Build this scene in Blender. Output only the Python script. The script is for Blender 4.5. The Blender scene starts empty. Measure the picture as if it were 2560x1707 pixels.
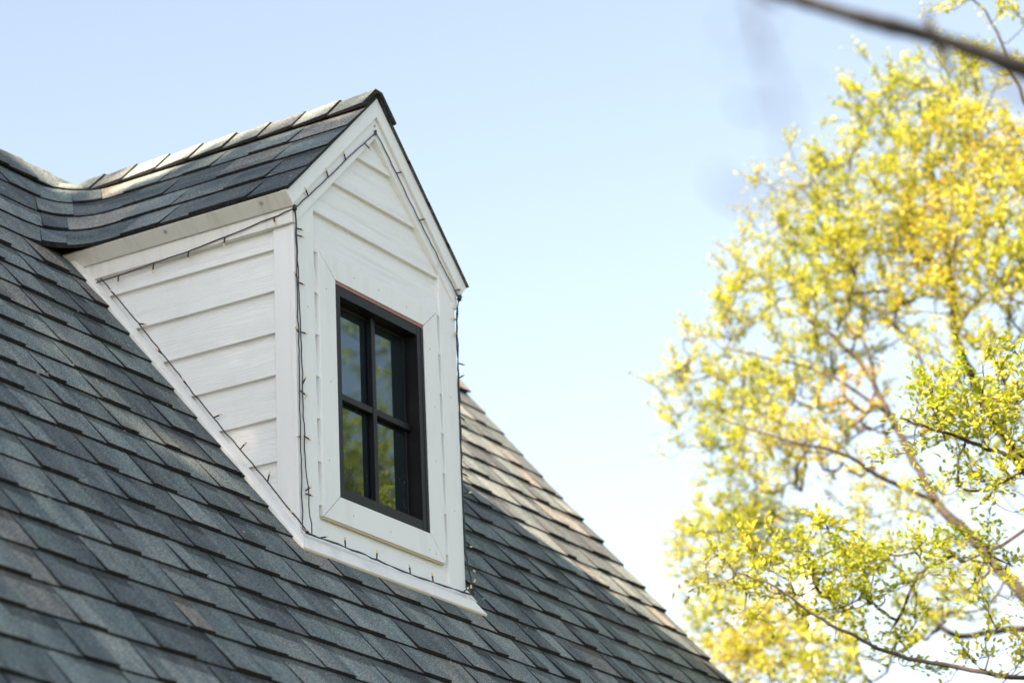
import bpy, math, random
import numpy as np
from mathutils import Vector, Matrix

sc = bpy.context.scene
COL = sc.collection
rnd = random.Random(7)

# ------------------------------------------------------------------ camera
cd = bpy.data.cameras.new('camera')
cam = bpy.data.objects.new('camera', cd); COL.objects.link(cam)
RX, ROLL, RZ = math.radians(110.329), math.radians(-2.7277), math.radians(-59.6925)
CAM = Vector((-7.1564, -5.0362, -2.5579))
cam.matrix_world = Matrix.Translation(CAM) @ Matrix.Rotation(RZ, 4, 'Z') @ Matrix.Rotation(RX, 4, 'X') @ Matrix.Rotation(ROLL, 4, 'Z')
cd.sensor_width = 36; cd.lens = 96.036
cd.clip_start = 0.05; cd.clip_end = 3000
cd.dof.use_dof = True; cd.dof.focus_distance = 9.25; cd.dof.aperture_fstop = 2.6
sc.camera = cam

# ------------------------------------------------------------------ world, sun, exposure
SUN = Vector((-1.0, 0.0, 0.595)).normalized()          # direction towards the sun
w = bpy.data.worlds.new('World'); sc.world = w; w.use_nodes = True
nt = w.node_tree; bg = nt.nodes['Background']
sky = nt.nodes.new('ShaderNodeTexSky'); sky.sky_type = 'NISHITA'; sky.sun_disc = False
sky.sun_elevation = math.asin(SUN.z)
sky.sun_rotation = math.atan2(SUN.x, SUN.y)
sky.altitude = 0; sky.air_density = 1.0; sky.dust_density = 1.0; sky.ozone_density = 1.1
veil = nt.nodes.new('ShaderNodeHueSaturation')            # thin even veil over the whole sky
veil.inputs['Hue'].default_value = 0.494; veil.inputs['Saturation'].default_value = 0.62
nt.links.new(sky.outputs[0], veil.inputs['Color']); nt.links.new(veil.outputs[0], bg.inputs[0]); bg.inputs[1].default_value = 0.05
sd = bpy.data.lights.new('sun', 'SUN'); sd.energy = 5.0; sd.angle = math.radians(0.5); sd.color = (1.0, 0.78, 0.57)
so = bpy.data.objects.new('sun', sd); COL.objects.link(so)
so.rotation_euler = SUN.to_track_quat('Z', 'Y').to_euler(); so.location = (-30, 0, 30)
vs = sc.view_settings
vs.view_transform = 'Standard'; vs.look = 'None'; vs.gamma = 1.0; vs.use_curve_mapping = False
vs.exposure = 2.56

# ------------------------------------------------------------------ materials
def newmat(name):
    m = bpy.data.materials.new(name); m.use_nodes = True
    n = m.node_tree.nodes; return m, n, m.node_tree.links, n['Principled BSDF']
def mixrgb(n, l, a, b, fac, mode='MIX'):
    x = n.new('ShaderNodeMix'); x.data_type = 'RGBA'; x.blend_type = mode
    for s, v in ((0, fac), (6, a), (7, b)):
        if hasattr(v, 'is_output') or hasattr(v, 'links'): l.new(v, x.inputs[s])
        else: x.inputs[s].default_value = v
    return x.outputs[2]
def noise(n, l, vec, scale, detail=2.0, rough=0.5, dist=0.0):
    t = n.new('ShaderNodeTexNoise'); t.inputs['Scale'].default_value = scale
    t.inputs['Detail'].default_value = detail; t.inputs['Roughness'].default_value = rough
    t.inputs['Distortion'].default_value = dist
    l.new(vec, t.inputs['Vector']); return t.outputs['Fac']
def ramp(n, l, fac, stops):
    r = n.new('ShaderNodeValToRGB'); e = r.color_ramp.elements
    while len(e) < len(stops): e.new(0.5)
    for i, (p, c) in enumerate(stops):
        e[i].position = p; e[i].color = c if len(c) == 4 else (*c, 1)
    l.new(fac, r.inputs[0]); return r.outputs[0]
def coord(n, l, scale=None):
    tc = n.new('ShaderNodeTexCoord')
    if scale is None: return tc.outputs['Object']
    mp = n.new('ShaderNodeMapping'); mp.inputs['Scale'].default_value = scale
    l.new(tc.outputs['Object'], mp.inputs['Vector']); return mp.outputs[0]
def bump(n, l, h, strength, dist, bsdf):
    b = n.new('ShaderNodeBump'); b.inputs['Strength'].default_value = strength; b.inputs['Distance'].default_value = dist
    l.new(h, b.inputs['Height']); l.new(b.outputs[0], bsdf.inputs['Normal'])

def paint(name, base, grain=None, dirt=0.10, dirtcol=(0.36, 0.34, 0.29), rough=0.5, dirtscale=(3, 3, 3)):
    m, n, l, b = newmat(name)
    d = noise(n, l, coord(n, l, dirtscale), 2.2, 5, 0.65)
    dm = ramp(n, l, d, [(0.50, (0, 0, 0)), (0.80, (dirt, dirt, dirt))])
    l.new(mixrgb(n, l, (*base, 1), (*dirtcol, 1), dm), b.inputs['Base Color'])
    b.inputs['Roughness'].default_value = rough
    if grain:
        wv = coord(n, l, grain)
        g = noise(n, l, wv, 1.0, 2.5, 0.5, 0.9)
        g2 = n.new('ShaderNodeMath'); g2.operation = 'PINGPONG'; g2.inputs[1].default_value = 0.055
        l.new(g, g2.inputs[0])
        bump(n, l, g2.outputs[0], 0.5, 0.034, b)
    else:
        bump(n, l, noise(n, l, coord(n, l), 60, 3), 0.08, 0.004, b)
    return m
WHITE = (0.78, 0.795, 0.80)
M_SIDE = paint('white_side_siding', WHITE, grain=(1, 1.3, 34))
M_FRONT = paint('white_front_siding', WHITE, grain=(1.3, 1, 32))
M_TRIM = paint('white_trim', (0.77, 0.79, 0.80), dirt=0.20, dirtscale=(5, 5, 1.2))
M_FASCIA = paint('stained_white_fascia', (0.72, 0.72, 0.70), dirt=0.45, dirtcol=(0.30, 0.29, 0.26), dirtscale=(2, 7, 1.2))
M_FLASH = paint('white_flashing', (0.79, 0.785, 0.76), dirt=0.42, dirtscale=(4, 4, 4))
M_STRIP = paint('rusty_red_strip', (0.32, 0.13, 0.11), dirt=0.3)
M_CAULK = paint('beige_caulk', (0.55, 0.46, 0.31), dirt=0.3)

def simple(name, col, rough=0.5, metal=0.0, var=0.0, scale=30):
    m, n, l, b = newmat(name)
    if var:
        f = noise(n, l, coord(n, l), scale, 4)
        lo = tuple(c * (1 - var) for c in col); hi = tuple(min(1, c * (1 + var)) for c in col)
        l.new(ramp(n, l, f, [(0.3, lo), (0.7, hi)]), b.inputs['Base Color'])
    else: b.inputs['Base Color'].default_value = (*col, 1)
    b.inputs['Roughness'].default_value = rough; b.inputs['Metallic'].default_value = metal
    return m
M_BLACK = simple('black_window_aluminium', (0.006, 0.0065, 0.008), 0.5, 0, 0.35, 14)
M_BLACK.node_tree.nodes['Principled BSDF'].inputs['Specular IOR Level'].default_value = 0.3
M_CORD = simple('dark_purple_cord', (0.022, 0.014, 0.022), 0.55)
M_CORDG = simple('dark_green_cord', (0.008, 0.035, 0.030), 0.5)
M_TIP = simple('pale_amber_bulb', (0.75, 0.56, 0.30), 0.3)
M_NAIL = simple('dull_nail_head', (0.42, 0.42, 0.40), 0.5, 0.3)
M_DARK = simple('dark_room', (0.02, 0.02, 0.02), 0.9)
M_WALL = simple('house_wall_paint', (0.72, 0.72, 0.70), 0.6, 0, 0.05, 3)
M_UNDER = simple('roof_underlay', (0.03, 0.032, 0.034), 0.95)
M_POLE = simple('white_pole_paint', (0.8, 0.8, 0.8), 0.5)
def glassmat():
    m, n, l, b = newmat('dark_window_glass')
    b.inputs['Base Color'].default_value = (0.010, 0.016, 0.018, 1); b.inputs['Roughness'].default_value = 0.012
    b.inputs['IOR'].default_value = 2.0; b.inputs['Specular Tint'].default_value = (0.62, 0.86, 1.0, 1)   # sky's blue put into the reflection colour, since the veil pales the sky
    s = noise(n, l, coord(n, l), 190, 2, 0.5)
    big = noise(n, l, coord(n, l), 9, 3)
    mul = n.new('ShaderNodeMath'); mul.operation = 'MULTIPLY'; l.new(s, mul.inputs[0]); l.new(big, mul.inputs[1])
    spot = ramp(n, l, mul.outputs[0], [(0.40, (0.010, 0.016, 0.018)), (0.47, (0.10, 0.13, 0.13))])
    l.new(spot, b.inputs['Base Color'])
    bump(n, l, noise(n, l, coord(n, l), 3.0, 1), 0.05, 0.01, b)
    return m
M_GLASS = glassmat()
def shinglemat():
    m, n, l, b = newmat('asphalt_shingle')
    at = n.new('ShaderNodeAttribute'); at.attribute_name = 'tint'
    oc = coord(n, l)
    sp = noise(n, l, oc, 210, 2, 0.75)
    spk = ramp(n, l, sp, [(0.32, (0.28, 0.28, 0.30)), (0.50, (0.95, 0.95, 0.95)), (0.66, (2.3, 2.25, 2.15))])
    c1 = mixrgb(n, l, at.outputs['Color'], spk, 1.0, 'MULTIPLY')
    bl = noise(n, l, coord(n, l, (8, 1.8, 1.8)), 1.7, 4, 0.6)
    blend = ramp(n, l, bl, [(0.30, (0.62, 0.65, 0.70)), (0.50, (1, 1, 1)), (0.70, (1.34, 1.28, 1.20))])
    c2 = mixrgb(n, l, c1, blend, 1.0, 'MULTIPLY')
    fl_ = noise(n, l, oc, 38, 1, 0.4)                 # sparse pale scuffs and paint specks
    c2 = mixrgb(n, l, c2, (0.42, 0.42, 0.41, 1), ramp(n, l, fl_, [(0.765, (0, 0, 0)), (0.80, (0.8, 0.8, 0.8))]))
    l.new(c2, b.inputs['Base Color']); b.inputs['Roughness'].default_value = 0.92
    b.inputs['Specular IOR Level'].default_value = 0.25
    bump(n, l, sp, 0.6, 0.006, b)
    return m
M_SHINGLE = shinglemat()
def leafmat(name, stops, trans=0.62):
    m, n, l, b = newmat(name)
    at = n.new('ShaderNodeAttribute'); at.attribute_name = 'tint'
    sep = n.new('ShaderNodeSeparateColor'); l.new(at.outputs['Color'], sep.inputs[0])
    col = ramp(n, l, sep.outputs[0], stops)
    l.new(col, b.inputs['Base Color']); b.inputs['Roughness'].default_value = 0.42
    tr = n.new('ShaderNodeBsdfTranslucent'); l.new(col, tr.inputs[0])
    mx = n.new('ShaderNodeMixShader'); mx.inputs[0].default_value = trans
    l.new(b.outputs[0], mx.inputs[1]); l.new(tr.outputs[0], mx.inputs[2])
    l.new(mx.outputs[0], n['Material Output'].inputs[0])
    return m
M_LEAF = leafmat('yellow_green_leaf', [(0.0, (0.12, 0.22, 0.015)), (0.35, (0.34, 0.42, 0.03)), (0.70, (0.56, 0.55, 0.06)), (0.90, (0.60, 0.50, 0.09)), (1.0, (0.46, 0.27, 0.06))])
M_LEAFD = leafmat('green_leaf', [(0.0, (0.03, 0.06, 0.012)), (0.6, (0.06, 0.10, 0.02)), (1.0, (0.10, 0.13, 0.03))], 0.3)
def barkmat(name, c0, c1):
    m, n, l, b = newmat(name)
    f = noise(n, l, coord(n, l, (1, 1, 0.35)), 45, 5, 0.65)
    l.new(ramp(n, l, f, [(0.3, c0), (0.7, c1)]), b.inputs['Base Color']); b.inputs['Roughness'].default_value = 0.9
    bump(n, l, f, 0.6, 0.01, b); return m
M_BARK = barkmat('brown_bark', (0.016, 0.012, 0.010), (0.050, 0.038, 0.030))
M_BARKD = barkmat('shade_toned_bark', (0.005, 0.0055, 0.0075), (0.013, 0.0125, 0.015))  # near-black blue stands in for shade on the sunlit near limb
def grassmat():
    m, n, l, b = newmat('lawn')
    f = noise(n, l, coord(n, l), 0.6, 6, 0.7)
    l.new(ramp(n, l, f, [(0.3, (0.042, 0.052, 0.025)), (0.7, (0.085, 0.088, 0.050))]), b.inputs['Base Color'])
    b.inputs['Roughness'].default_value = 0.9; return m
M_GRASS = grassmat()

# ------------------------------------------------------------------ helpers
def build(name, V, F, mat, parent=None, tint=None, smooth=False):
    """one mesh object; V list of points (world), F list of index tuples, tint one colour per face"""
    me = bpy.data.meshes.new(name); me.from_pydata([tuple(v) for v in V], [], F); me.materials.append(mat)
    if tint is not None:
        a = me.attributes.new('tint', 'FLOAT_COLOR', 'FACE')
        a.data.foreach_set('color', np.array([(*t, 1.0) for t in tint], dtype=np.float32).ravel())
    if smooth: me.polygons.foreach_set('use_smooth', [True] * len(F))
    me.update()
    o = bpy.data.objects.new(name, me); COL.objects.link(o)
    if parent is not None:
        o.parent = parent; o.matrix_parent_inverse = PINV.get(parent.name, Matrix())
    return o
PINV = {}                                  # parts keep world coordinates under their thing's Empty
def empty(name, loc, label, cat, group=None):
    o = bpy.data.objects.new(name, None); COL.objects.link(o); o.location = loc; o.empty_display_size = 0.2
    o['label'] = label; o['category'] = cat
    if group: o['group'] = group
    PINV[o.name] = Matrix.Translation(loc).inverted()
    return o
def tag(o, label, cat, group=None):
    o['label'] = label; o['category'] = cat
    if group: o['group'] = group
class MB:
    def __init__(s): s.V = []; s.F = []; s.T = []
    def add(s, V, F, tint=None):
        k = len(s.V); s.V += [tuple(v) for v in V]; s.F += [tuple(i + k for i in f) for f in F]
        if tint is not None: s.T += [tint] * len(F)
        return s
    def box(s, x0, x1, y0, y1, z0, z1):
        V = [(x, y, z) for z in (z0, z1) for y in (y0, y1) for x in (x0, x1)]
        return s.add(V, [(0, 2, 3, 1), (4, 5, 7, 6), (0, 1, 5, 4), (1, 3, 7, 5), (3, 2, 6, 7), (2, 0, 4, 6)])
    def loft(s, A, B):
        """closed solid between two matching polygons"""
        n = len(A); V = list(A) + list(B)
        F = [tuple(range(n))[::-1], tuple(range(n, 2 * n))]
        F += [(i, (i + 1) % n, n + (i + 1) % n, n + i) for i in range(n)]
        return s.add(V, F)
    def tube(s, pts, radii, n=6, caps=True):
        pts = [Vector(p) for p in pts]
        if not hasattr(radii, '__len__'): radii = [radii] * len(pts)
        k = len(s.V); up = Vector((0.31, 0.17, 0.93))
        for i, p in enumerate(pts):
            d = (pts[min(i + 1, len(pts) - 1)] - pts[max(i - 1, 0)])
            if d.length < 1e-9: d = Vector((0, 0, 1))
            d.normalize(); a = d.cross(up)
            if a.length < 0.05: a = d.cross(Vector((1, 0, 0)))
            a.normalize(); b = d.cross(a)
            for j in range(n):
                t = 2 * math.pi * j / n
                s.V.append(tuple(p + (a * math.cos(t) + b * math.sin(t)) * radii[i]))
        for i in range(len(pts) - 1):
            for j in range(n):
                s.F.append((k + i * n + j, k + i * n + (j + 1) % n, k + (i + 1) * n + (j + 1) % n, k + (i + 1) * n + j))
        if caps:
            s.F.append(tuple(range(k, k + n))[::-1]); m = k + (len(pts) - 1) * n; s.F.append(tuple(range(m, m + n)))
        return s
    def build(s, name, mat, parent=None, smooth=False):
        o = build(name, s.V, s.F, mat, parent, s.T if s.T else None, smooth); return o
def bevel(o, wdt=0.003, seg=2):
    m = o.modifiers.new('bevel', 'BEVEL'); m.width = wdt; m.segments = seg; m.limit_method = 'ANGLE'; m.angle_limit = math.radians(40)
    return o
def px(p):
    """camera projection of a world point in 1024x682 pixels (used only to rank how large a piece shows)"""
    v = CI @ Vector(p); return 512 + 2731.6 * v.x / -v.z, 341 - 2731.6 * v.y / -v.z
CI = cam.matrix_world.inverted()

# ------------------------------------------------------------------ dimensions
GZ = -4.25                                   # ground level
W = 1.0414; S = 1.2672; DZ = 0.125           # dormer width, roof slope, rise of one course
ZE, ZR, OV, OF = 1.25, 1.8265, 0.067, 0.018  # dormer eave height, ridge height, side and front overhang
MS = (ZR - ZE) / (W / 2 + OV)                # dormer roof slope
RIDGE_Z = 1.842; RIDGE_Y = RIDGE_Z / S
XL, XR = -5.6, 3.35                          # ends of the main roof
EAVE_Z = -1.5; EAVE_Y = EAVE_Z / S
NM = Vector((0, -S, 1)).normalized(); ND = Vector((-MS, 0, 1)).normalized()

# ------------------------------------------------------------------ setting: ground
g = MB(); g.add([(-900, -900, GZ), (900, -900, GZ), (900, 900, GZ), (-900, 900, GZ)], [(0, 1, 2, 3)])
go = g.build('ground', M_GRASS); go['kind'] = 'structure'

# ------------------------------------------------------------------ house body
house = empty('house', (0, 0, GZ), 'white clapboard house with grey shingle roof and a gabled window dormer', 'house')
b = MB(); yb = 2 * RIDGE_Y - EAVE_Y
b.box(XL + 0.25, XR - 0.25, EAVE_Y + 0.30, yb - 0.30, GZ, EAVE_Z - 0.12)
b.loft([(XL + 0.25, EAVE_Y + 0.30, EAVE_Z - 0.12), (XL + 0.25, yb - 0.30, EAVE_Z - 0.12), (XL + 0.25, RIDGE_Y, RIDGE_Z - 0.50)],
       [(XR - 0.25, EAVE_Y + 0.30, EAVE_Z - 0.12), (XR - 0.25, yb - 0.30, EAVE_Z - 0.12), (XR - 0.25, RIDGE_Y, RIDGE_Z - 0.50)])
b.build('wall', M_WALL, house)
r = MB(); th = 0.10                       # roof deck: two thick slopes
for sgn in (1, -1):
    def Y(y): return y if sgn > 0 else 2 * RIDGE_Y - y
    A = [(XL, Y(EAVE_Y), EAVE_Z - 0.004), (XL, Y(RIDGE_Y), RIDGE_Z - 0.004), (XL, Y(RIDGE_Y), RIDGE_Z - 0.004 - th), (XL, Y(EAVE_Y) , EAVE_Z - 0.004 - th)]
    B = [(XR, *p[1:]) for p in A]
    r.loft(A, B)
roof = r.build('roof', M_UNDER, house)
roof_back = MB()                           # the far slope, never seen from the front
roof_back.add([(XL, 2 * RIDGE_Y - EAVE_Y, EAVE_Z + 0.006), (XR, 2 * RIDGE_Y - EAVE_Y, EAVE_Z + 0.006), (XR, RIDGE_Y, RIDGE_Z + 0.006), (XL, RIDGE_Y, RIDGE_Z + 0.006)], [(0, 1, 2, 3)], (0.11, 0.11, 0.11))
roof_back.build('rear_slope', M_SHINGLE, roof)

# ------------------------------------------------------------------ shingles
PAL = [((0.092, 0.108, 0.114), 5), ((0.116, 0.142, 0.145), 7), ((0.143, 0.173, 0.173), 6), ((0.175, 0.199, 0.197), 4), ((0.190, 0.192, 0.180), 1.4), ((0.204, 0.189, 0.168), 0.5)]
def pick_tint():
    t = rnd.uniform(0, sum(p[1] for p in PAL))
    for c, wt in PAL:
        t -= wt
        if t <= 0: break
    f = rnd.uniform(0.86, 1.14); return tuple(min(1, v * f) for v in c)
A_F = 0.23
def contour(z, u, mirror):
    """point and normal on the level curve z of the roof; u runs along the main slope (u<0), round the valley, up the dormer (u>0)"""
    xv = W / 2 - (ZR - z) / MS; yv = z / S; a = A_F
    if u <= -a: p = Vector((xv + u, yv, z)); n = NM
    elif u >= a: p = Vector((xv, yv - u, z)); n = ND
    else:
        t = (u + a) / (2 * a); p0 = Vector((xv - a, yv)); p1 = Vector((xv, yv)); p2 = Vector((xv, yv - a))
        q = p0 * (1 - t) ** 2 + p1 * 2 * t * (1 - t) + p2 * t * t
        p = Vector((q.x, q.y, z)); tt = t * t * (3 - 2 * t); n = (NM * (1 - tt) + ND * tt).normalized()
    if mirror: p = Vector((W - p.x, p.y, p.z)); n = Vector((-n.x, n.y, n.z))
    return p, n
def slab(bot, top, hb, ht, band=0.0, skew=0.0):
    """wedge slab; bot and top are lists of (point, normal); band = share of the exposed length that carries the dark granule blend"""
    k = len(bot); rows = []
    rows.append([p + n * hb for p, n in bot])
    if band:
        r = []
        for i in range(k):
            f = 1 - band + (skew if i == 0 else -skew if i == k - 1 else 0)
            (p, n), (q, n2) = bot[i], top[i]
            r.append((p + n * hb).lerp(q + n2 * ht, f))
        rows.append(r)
    rows.append([p + n * ht for p, n in top])
    low = [[p - n * 0.003 for p, n in bot], [p - n * 0.003 for p, n in top]]
    V = [v for r in rows + low for v in r]; nr = len(rows); F = []; K = []
    for j in range(nr - 1):
        for i in range(k - 1):
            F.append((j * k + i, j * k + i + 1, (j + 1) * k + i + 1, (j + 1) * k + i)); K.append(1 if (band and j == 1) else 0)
    b0, t0, ut = nr * k, (nr + 1) * k, (nr - 1) * k
    for i in range(k - 1):
        F.append((b0 + i, b0 + i + 1, i + 1, i)); K.append(2)
        F.append((ut + i, ut + i + 1, t0 + i + 1, t0 + i)); K.append(2)
    F.append(tuple([j * k for j in range(nr)] + [t0, b0])); K.append(2)
    e = k - 1
    F.append(tuple([b0 + e, t0 + e] + [j * k + e for j in range(nr)][::-1])); K.append(2)
    return V, F, K
pieces = []           # (V, F, tint, owner)
def thick(i): return (0.0188 if i % 2 else 0.0118) + rnd.uniform(-0.0012, 0.0025)
def straight(z0, z1, x0, x1, tints=None):
    """tabs of one course on the flat main slope between x0 and x1"""
    x = x0 - rnd.uniform(0, 0.2) if x0 == XL else x0; i = rnd.randint(0, 1)
    while x < x1 - 0.01:
        wd = rnd.uniform(0.075, 0.17) if i % 2 else rnd.uniform(0.11, 0.26); xe = min(x + wd, x1)
        if x1 - xe < 0.06: xe = x1
        zt = z1 + 0.012; jb = rnd.uniform(-0.003, 0.003); g_ = 0.0012
        ov = 0.016 if xe == x1 and x1 == XR else 0
        bot = [(Vector((x + g_, (z0 + jb) / S, z0 + jb)), NM), (Vector((xe - g_ + ov, (z0 + jb * 0.5) / S, z0 + jb * 0.5)), NM)]
        sk = rnd.uniform(-0.006, 0.006) if i % 2 else 0
        top = [(Vector((x + g_ + sk, zt / S, zt)), NM), (Vector((xe - g_ + ov, zt / S, zt)), NM)]
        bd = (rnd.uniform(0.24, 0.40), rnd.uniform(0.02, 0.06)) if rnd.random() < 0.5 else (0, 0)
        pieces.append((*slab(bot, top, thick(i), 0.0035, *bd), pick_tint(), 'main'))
        x = xe; i += 1
def wrapped(z0, z1, mirror):
    """one course that runs along the main slope, curves through the valley and on along the dormer slope"""
    z1 = min(z1, ZR - 0.02); zt = min(z1 + 0.010, ZR - 0.012)
    xv0 = W / 2 - (ZR - z0) / MS; yv0 = z0 / S; xvt = W / 2 - (ZR - zt) / MS; yvt = zt / S
    xs = (W - XR) if mirror else XL
    J = []                                # joints: (u at bottom, u at top)
    x = xs - (0 if mirror else rnd.uniform(0, 0.2)); i = 0
    if mirror: J.append((xs - 0.016 - xv0, xs - 0.016 - xvt))
    while x < xv0 - A_F - 0.10:
        if not (mirror and i == 0): J.append((x - xv0, x - xvt))
        x += rnd.uniform(0.08, 0.17) if i % 2 else rnd.uniform(0.11, 0.26); i += 1
    last = J[-1][0]
    us = -A_F * 0.9 + rnd.uniform(0, 0.1)
    while us < A_F * 0.8:
        if us > last + 0.08: J.append((us, us - 0.02)); last = us
        us += rnd.uniform(0.13, 0.22)
    y = yv0 - A_F - 0.05
    ends = -OF - 0.010
    while y > ends + 0.08:
        if yv0 - y > last + 0.07: J.append((yv0 - y, yvt - y)); last = yv0 - y
        y -= rnd.uniform(0.11, 0.26)
    J.append((yv0 - ends, yvt - ends))
    for i in range(len(J) - 1):
        (b0, t0), (b1, t1) = J[i], J[i + 1]
        k = 6 if (b1 > -A_F - 0.02 and b0 < A_F + 0.02) else 1
        bot = [contour(z0, b0 + (b1 - b0) * (j / k) + (0.0012 if j == 0 else -0.0012 if j == k else 0), mirror) for j in range(k + 1)]
        top = [contour(zt, t0 + (t1 - t0) * (j / k), mirror) for j in range(k + 1)]
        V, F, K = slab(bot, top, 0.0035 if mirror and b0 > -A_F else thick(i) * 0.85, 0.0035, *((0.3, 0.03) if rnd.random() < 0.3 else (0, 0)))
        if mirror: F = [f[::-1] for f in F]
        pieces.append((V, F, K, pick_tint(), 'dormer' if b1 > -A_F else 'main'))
k0 = int(math.floor(EAVE_Z / DZ)) + 1
for k in range(k0, 15):
    z0, z1 = k * DZ, (k + 1) * DZ
    if z0 >= RIDGE_Z - 0.04: continue
    if z1 > RIDGE_Z - 0.02: z1 = RIDGE_Z - 0.02
    if k < 0: straight(z0, z1, XL, XR)
    elif k < 10:
        straight(z0, z1, XL, -0.004); straight(z0, z1, W + 0.004, XR)
    else:
        wrapped(z0, z1, False); wrapped(z0, z1, True)
# ridge caps
def cap(axis, s0, s1, ctr, zc, slope_a, slope_b, wing, hb, owner):
    """folded cap over a ridge; axis 'y' (dormer ridge) or 'x' (main ridge); proud at s1"""
    prof = []
    for q in (-1, -0.5, -0.12, 0.12, 0.5, 1):
        d = abs(q) * wing; sl = slope_a if q < 0 else slope_b
        prof.append((math.copysign(d, q), zc - max(0, d - 0.012) * sl, Vector((math.copysign(sl, q), 0, 1)).normalized()))
    V = []
    for s_, h in ((s1, hb), (s0, 0.004)):
        for up in (1, 0):
            for (d, z, nn) in prof:
                off = nn * (h if up else -0.002)
                dx, dz = d + off.x, z + off.z
                V.append((ctr + dx, s_, dz) if axis == 'y' else (s_, ctr + dx, dz))
    n = 6; F = []
    for i in range(n - 1):
        F += [(i, i + 1, 12 + i + 1, 12 + i), (i + 6, i, 12 + i, 18 + i)[:0] or (i, 6 + i, 6 + i + 1, i + 1)]
    F += [(0, 12, 18, 6), (5, 11, 23, 17)]
    pieces.append((V, F, [0 if i % 2 == 0 and i < 10 else 2 for i in range(len(F))], pick_tint(), owner))
y = -OF - 0.012; i = 0
while y < RIDGE_Y - 0.05:
    cap('y', y + 0.185, y, W / 2, ZR + 0.011, MS, MS, 0.105, 0.012 + rnd.uniform(0, 0.003), 'dormer'); y += 0.16
x = XR + 0.012
while x > XL:
    cap('x', x - 0.19, x, RIDGE_Y, RIDGE_Z + 0.014, S, S, 0.095, 0.011, 'main'); x -= 0.165
# dormer roof deck (solid gable prism under the shingles)
d = MB()
def inset(x, z): return (x, z)
A = [(-OV + 0.004, ZE - 0.004), (W / 2, ZR - 0.006), (W + OV - 0.004, ZE - 0.004), (W + OV - 0.03, ZE - 0.020), (W / 2, ZR - 0.034), (-OV + 0.03, ZE - 0.020)]
d.loft([(x, -OF + 0.004, z) for x, z in A], [(x, RIDGE_Y + 0.05, z) for x, z in A])
dormer_roof = d.build('dormer_roof', M_UNDER, house)

DORM = [px(p) for p in [(-OV, ZE / S, ZE), (0, 0, 0), (W, 0, 0), (W, 0, 1.2), (W + OV, 0, ZE), (W / 2, 0, ZR), (W / 2, 1.3, ZR - 0.1)]]
def inside(P, poly):
    c = False; n = len(poly)
    for i in range(n):
        (x1, y1), (x2, y2) = poly[i], poly[(i + 1) % n]
        if (y1 > P[1]) != (y2 > P[1]) and P[0] < (x2 - x1) * (P[1] - y1) / (y2 - y1) + x1: c = not c
    return c
def shown(pc):
    V, F, K, t, own = pc
    f = F[0]; q = [px(V[i]) for i in f]
    cx = sum(a for a, _ in q) / 4; cy = sum(b_ for _, b_ in q) / 4
    if not (-8 < cx < 1032 and -8 < cy < 690): return 0
    ar = 0.5 * sum(q[i][0] * q[(i + 1) % 4][1] - q[(i + 1) % 4][0] * q[i][1] for i in range(4))
    c3 = sum((Vector(V[i]) for i in f), Vector()) / 4
    nn = (Vector(V[f[1]]) - Vector(V[f[0]])).cross(Vector(V[f[3]]) - Vector(V[f[0]]))
    if nn.dot(CAM - c3) <= 0 and len(V) < 20: return 0
    if c3.y > 0.02 and c3.x > W * 0.5 and inside((cx, cy), DORM): return 0
    return abs(ar) * max(1, len(V) / 12)
order = sorted(range(len(pieces)), key=lambda i: -shown(pieces[i]))
EDGE = (0.022, 0.022, 0.024)                 # cut edges show bare asphalt without granules
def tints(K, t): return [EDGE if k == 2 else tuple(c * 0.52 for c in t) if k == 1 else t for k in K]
top300 = set(i for i in order[:300] if shown(pieces[i]) > 0)
rest = {'main': MB(), 'dormer': MB()}
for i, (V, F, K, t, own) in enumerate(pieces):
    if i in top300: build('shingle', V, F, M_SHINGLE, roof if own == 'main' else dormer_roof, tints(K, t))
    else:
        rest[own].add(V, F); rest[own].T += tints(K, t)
for own, par in (('main', roof), ('dormer', dormer_roof)):
    if rest[own].V:
        o = rest[own].build('shingle_field', M_SHINGLE, par); o['kind'] = 'stuff'

# ------------------------------------------------------------------ dormer walls
SL = MS; CO = math.cos(math.atan(MS))
def deck(x): return ZE + (min(x, W - x) + OV) * MS              # dormer roof deck height above x
WCL, WCR = 0.120, 0.107
core = MB()
core.box(0.03, W - 0.03, 0.10, 1.2, 0.02, 1.17)
core.loft([(x, 0.03, z) for x, z in ((0.06, 1.14), (W - 0.06, 1.14), (W / 2, 1.60))], [(x, 1.2, z) for x, z in ((0.06, 1.14), (W - 0.06, 1.14), (W / 2, 1.60))])
front_wall_core = core.build('dormer_core', M_DARK, house)
EXP = 0.154
fw = MB(); fw.box(0.03, 0.25, 0.022, 0.028, 0.02, 1.17); fw.box(0.81, W - 0.03, 0.022, 0.028, 0.02, 1.17); fw.box(0.25, 0.81, 0.022, 0.028, 0.02, 0.21); fw.box(0.25, 0.81, 0.022, 0.028, 1.015, 1.17)
fw.loft([(x, 0.022, z) for x, z in ((0.03, 1.171), (W - 0.03, 1.171), (W / 2, 1.66))], [(x, 0.028, z) for x, z in ((0.03, 1.171), (W - 0.03, 1.171), (W / 2, 1.66))])
front_wall = fw.build('front_wall', M_TRIM, house)
def fboard(x0b, x1b, x0t, x1t, z0, z1):
    """bevelled clapboard on the front, thick at its lower edge"""
    yb, yt, yk = 0.0030, 0.0200, 0.0215
    A = [(x0b, yb, z0), (x1b, yb, z0), (x1t, yt, z1), (x0t, yt, z1)]
    B = [(x0b, yk, z0), (x1b, yk, z0), (x1t, yk, z1), (x0t, yk, z1)]
    m = MB(); m.loft(A, B); o = m.build('siding_board', M_FRONT, front_wall); return o
z = 1.239 - 8 * EXP
def xlim(z): return max(0.10, (z - 1.13) / SL - 0.03)
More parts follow.
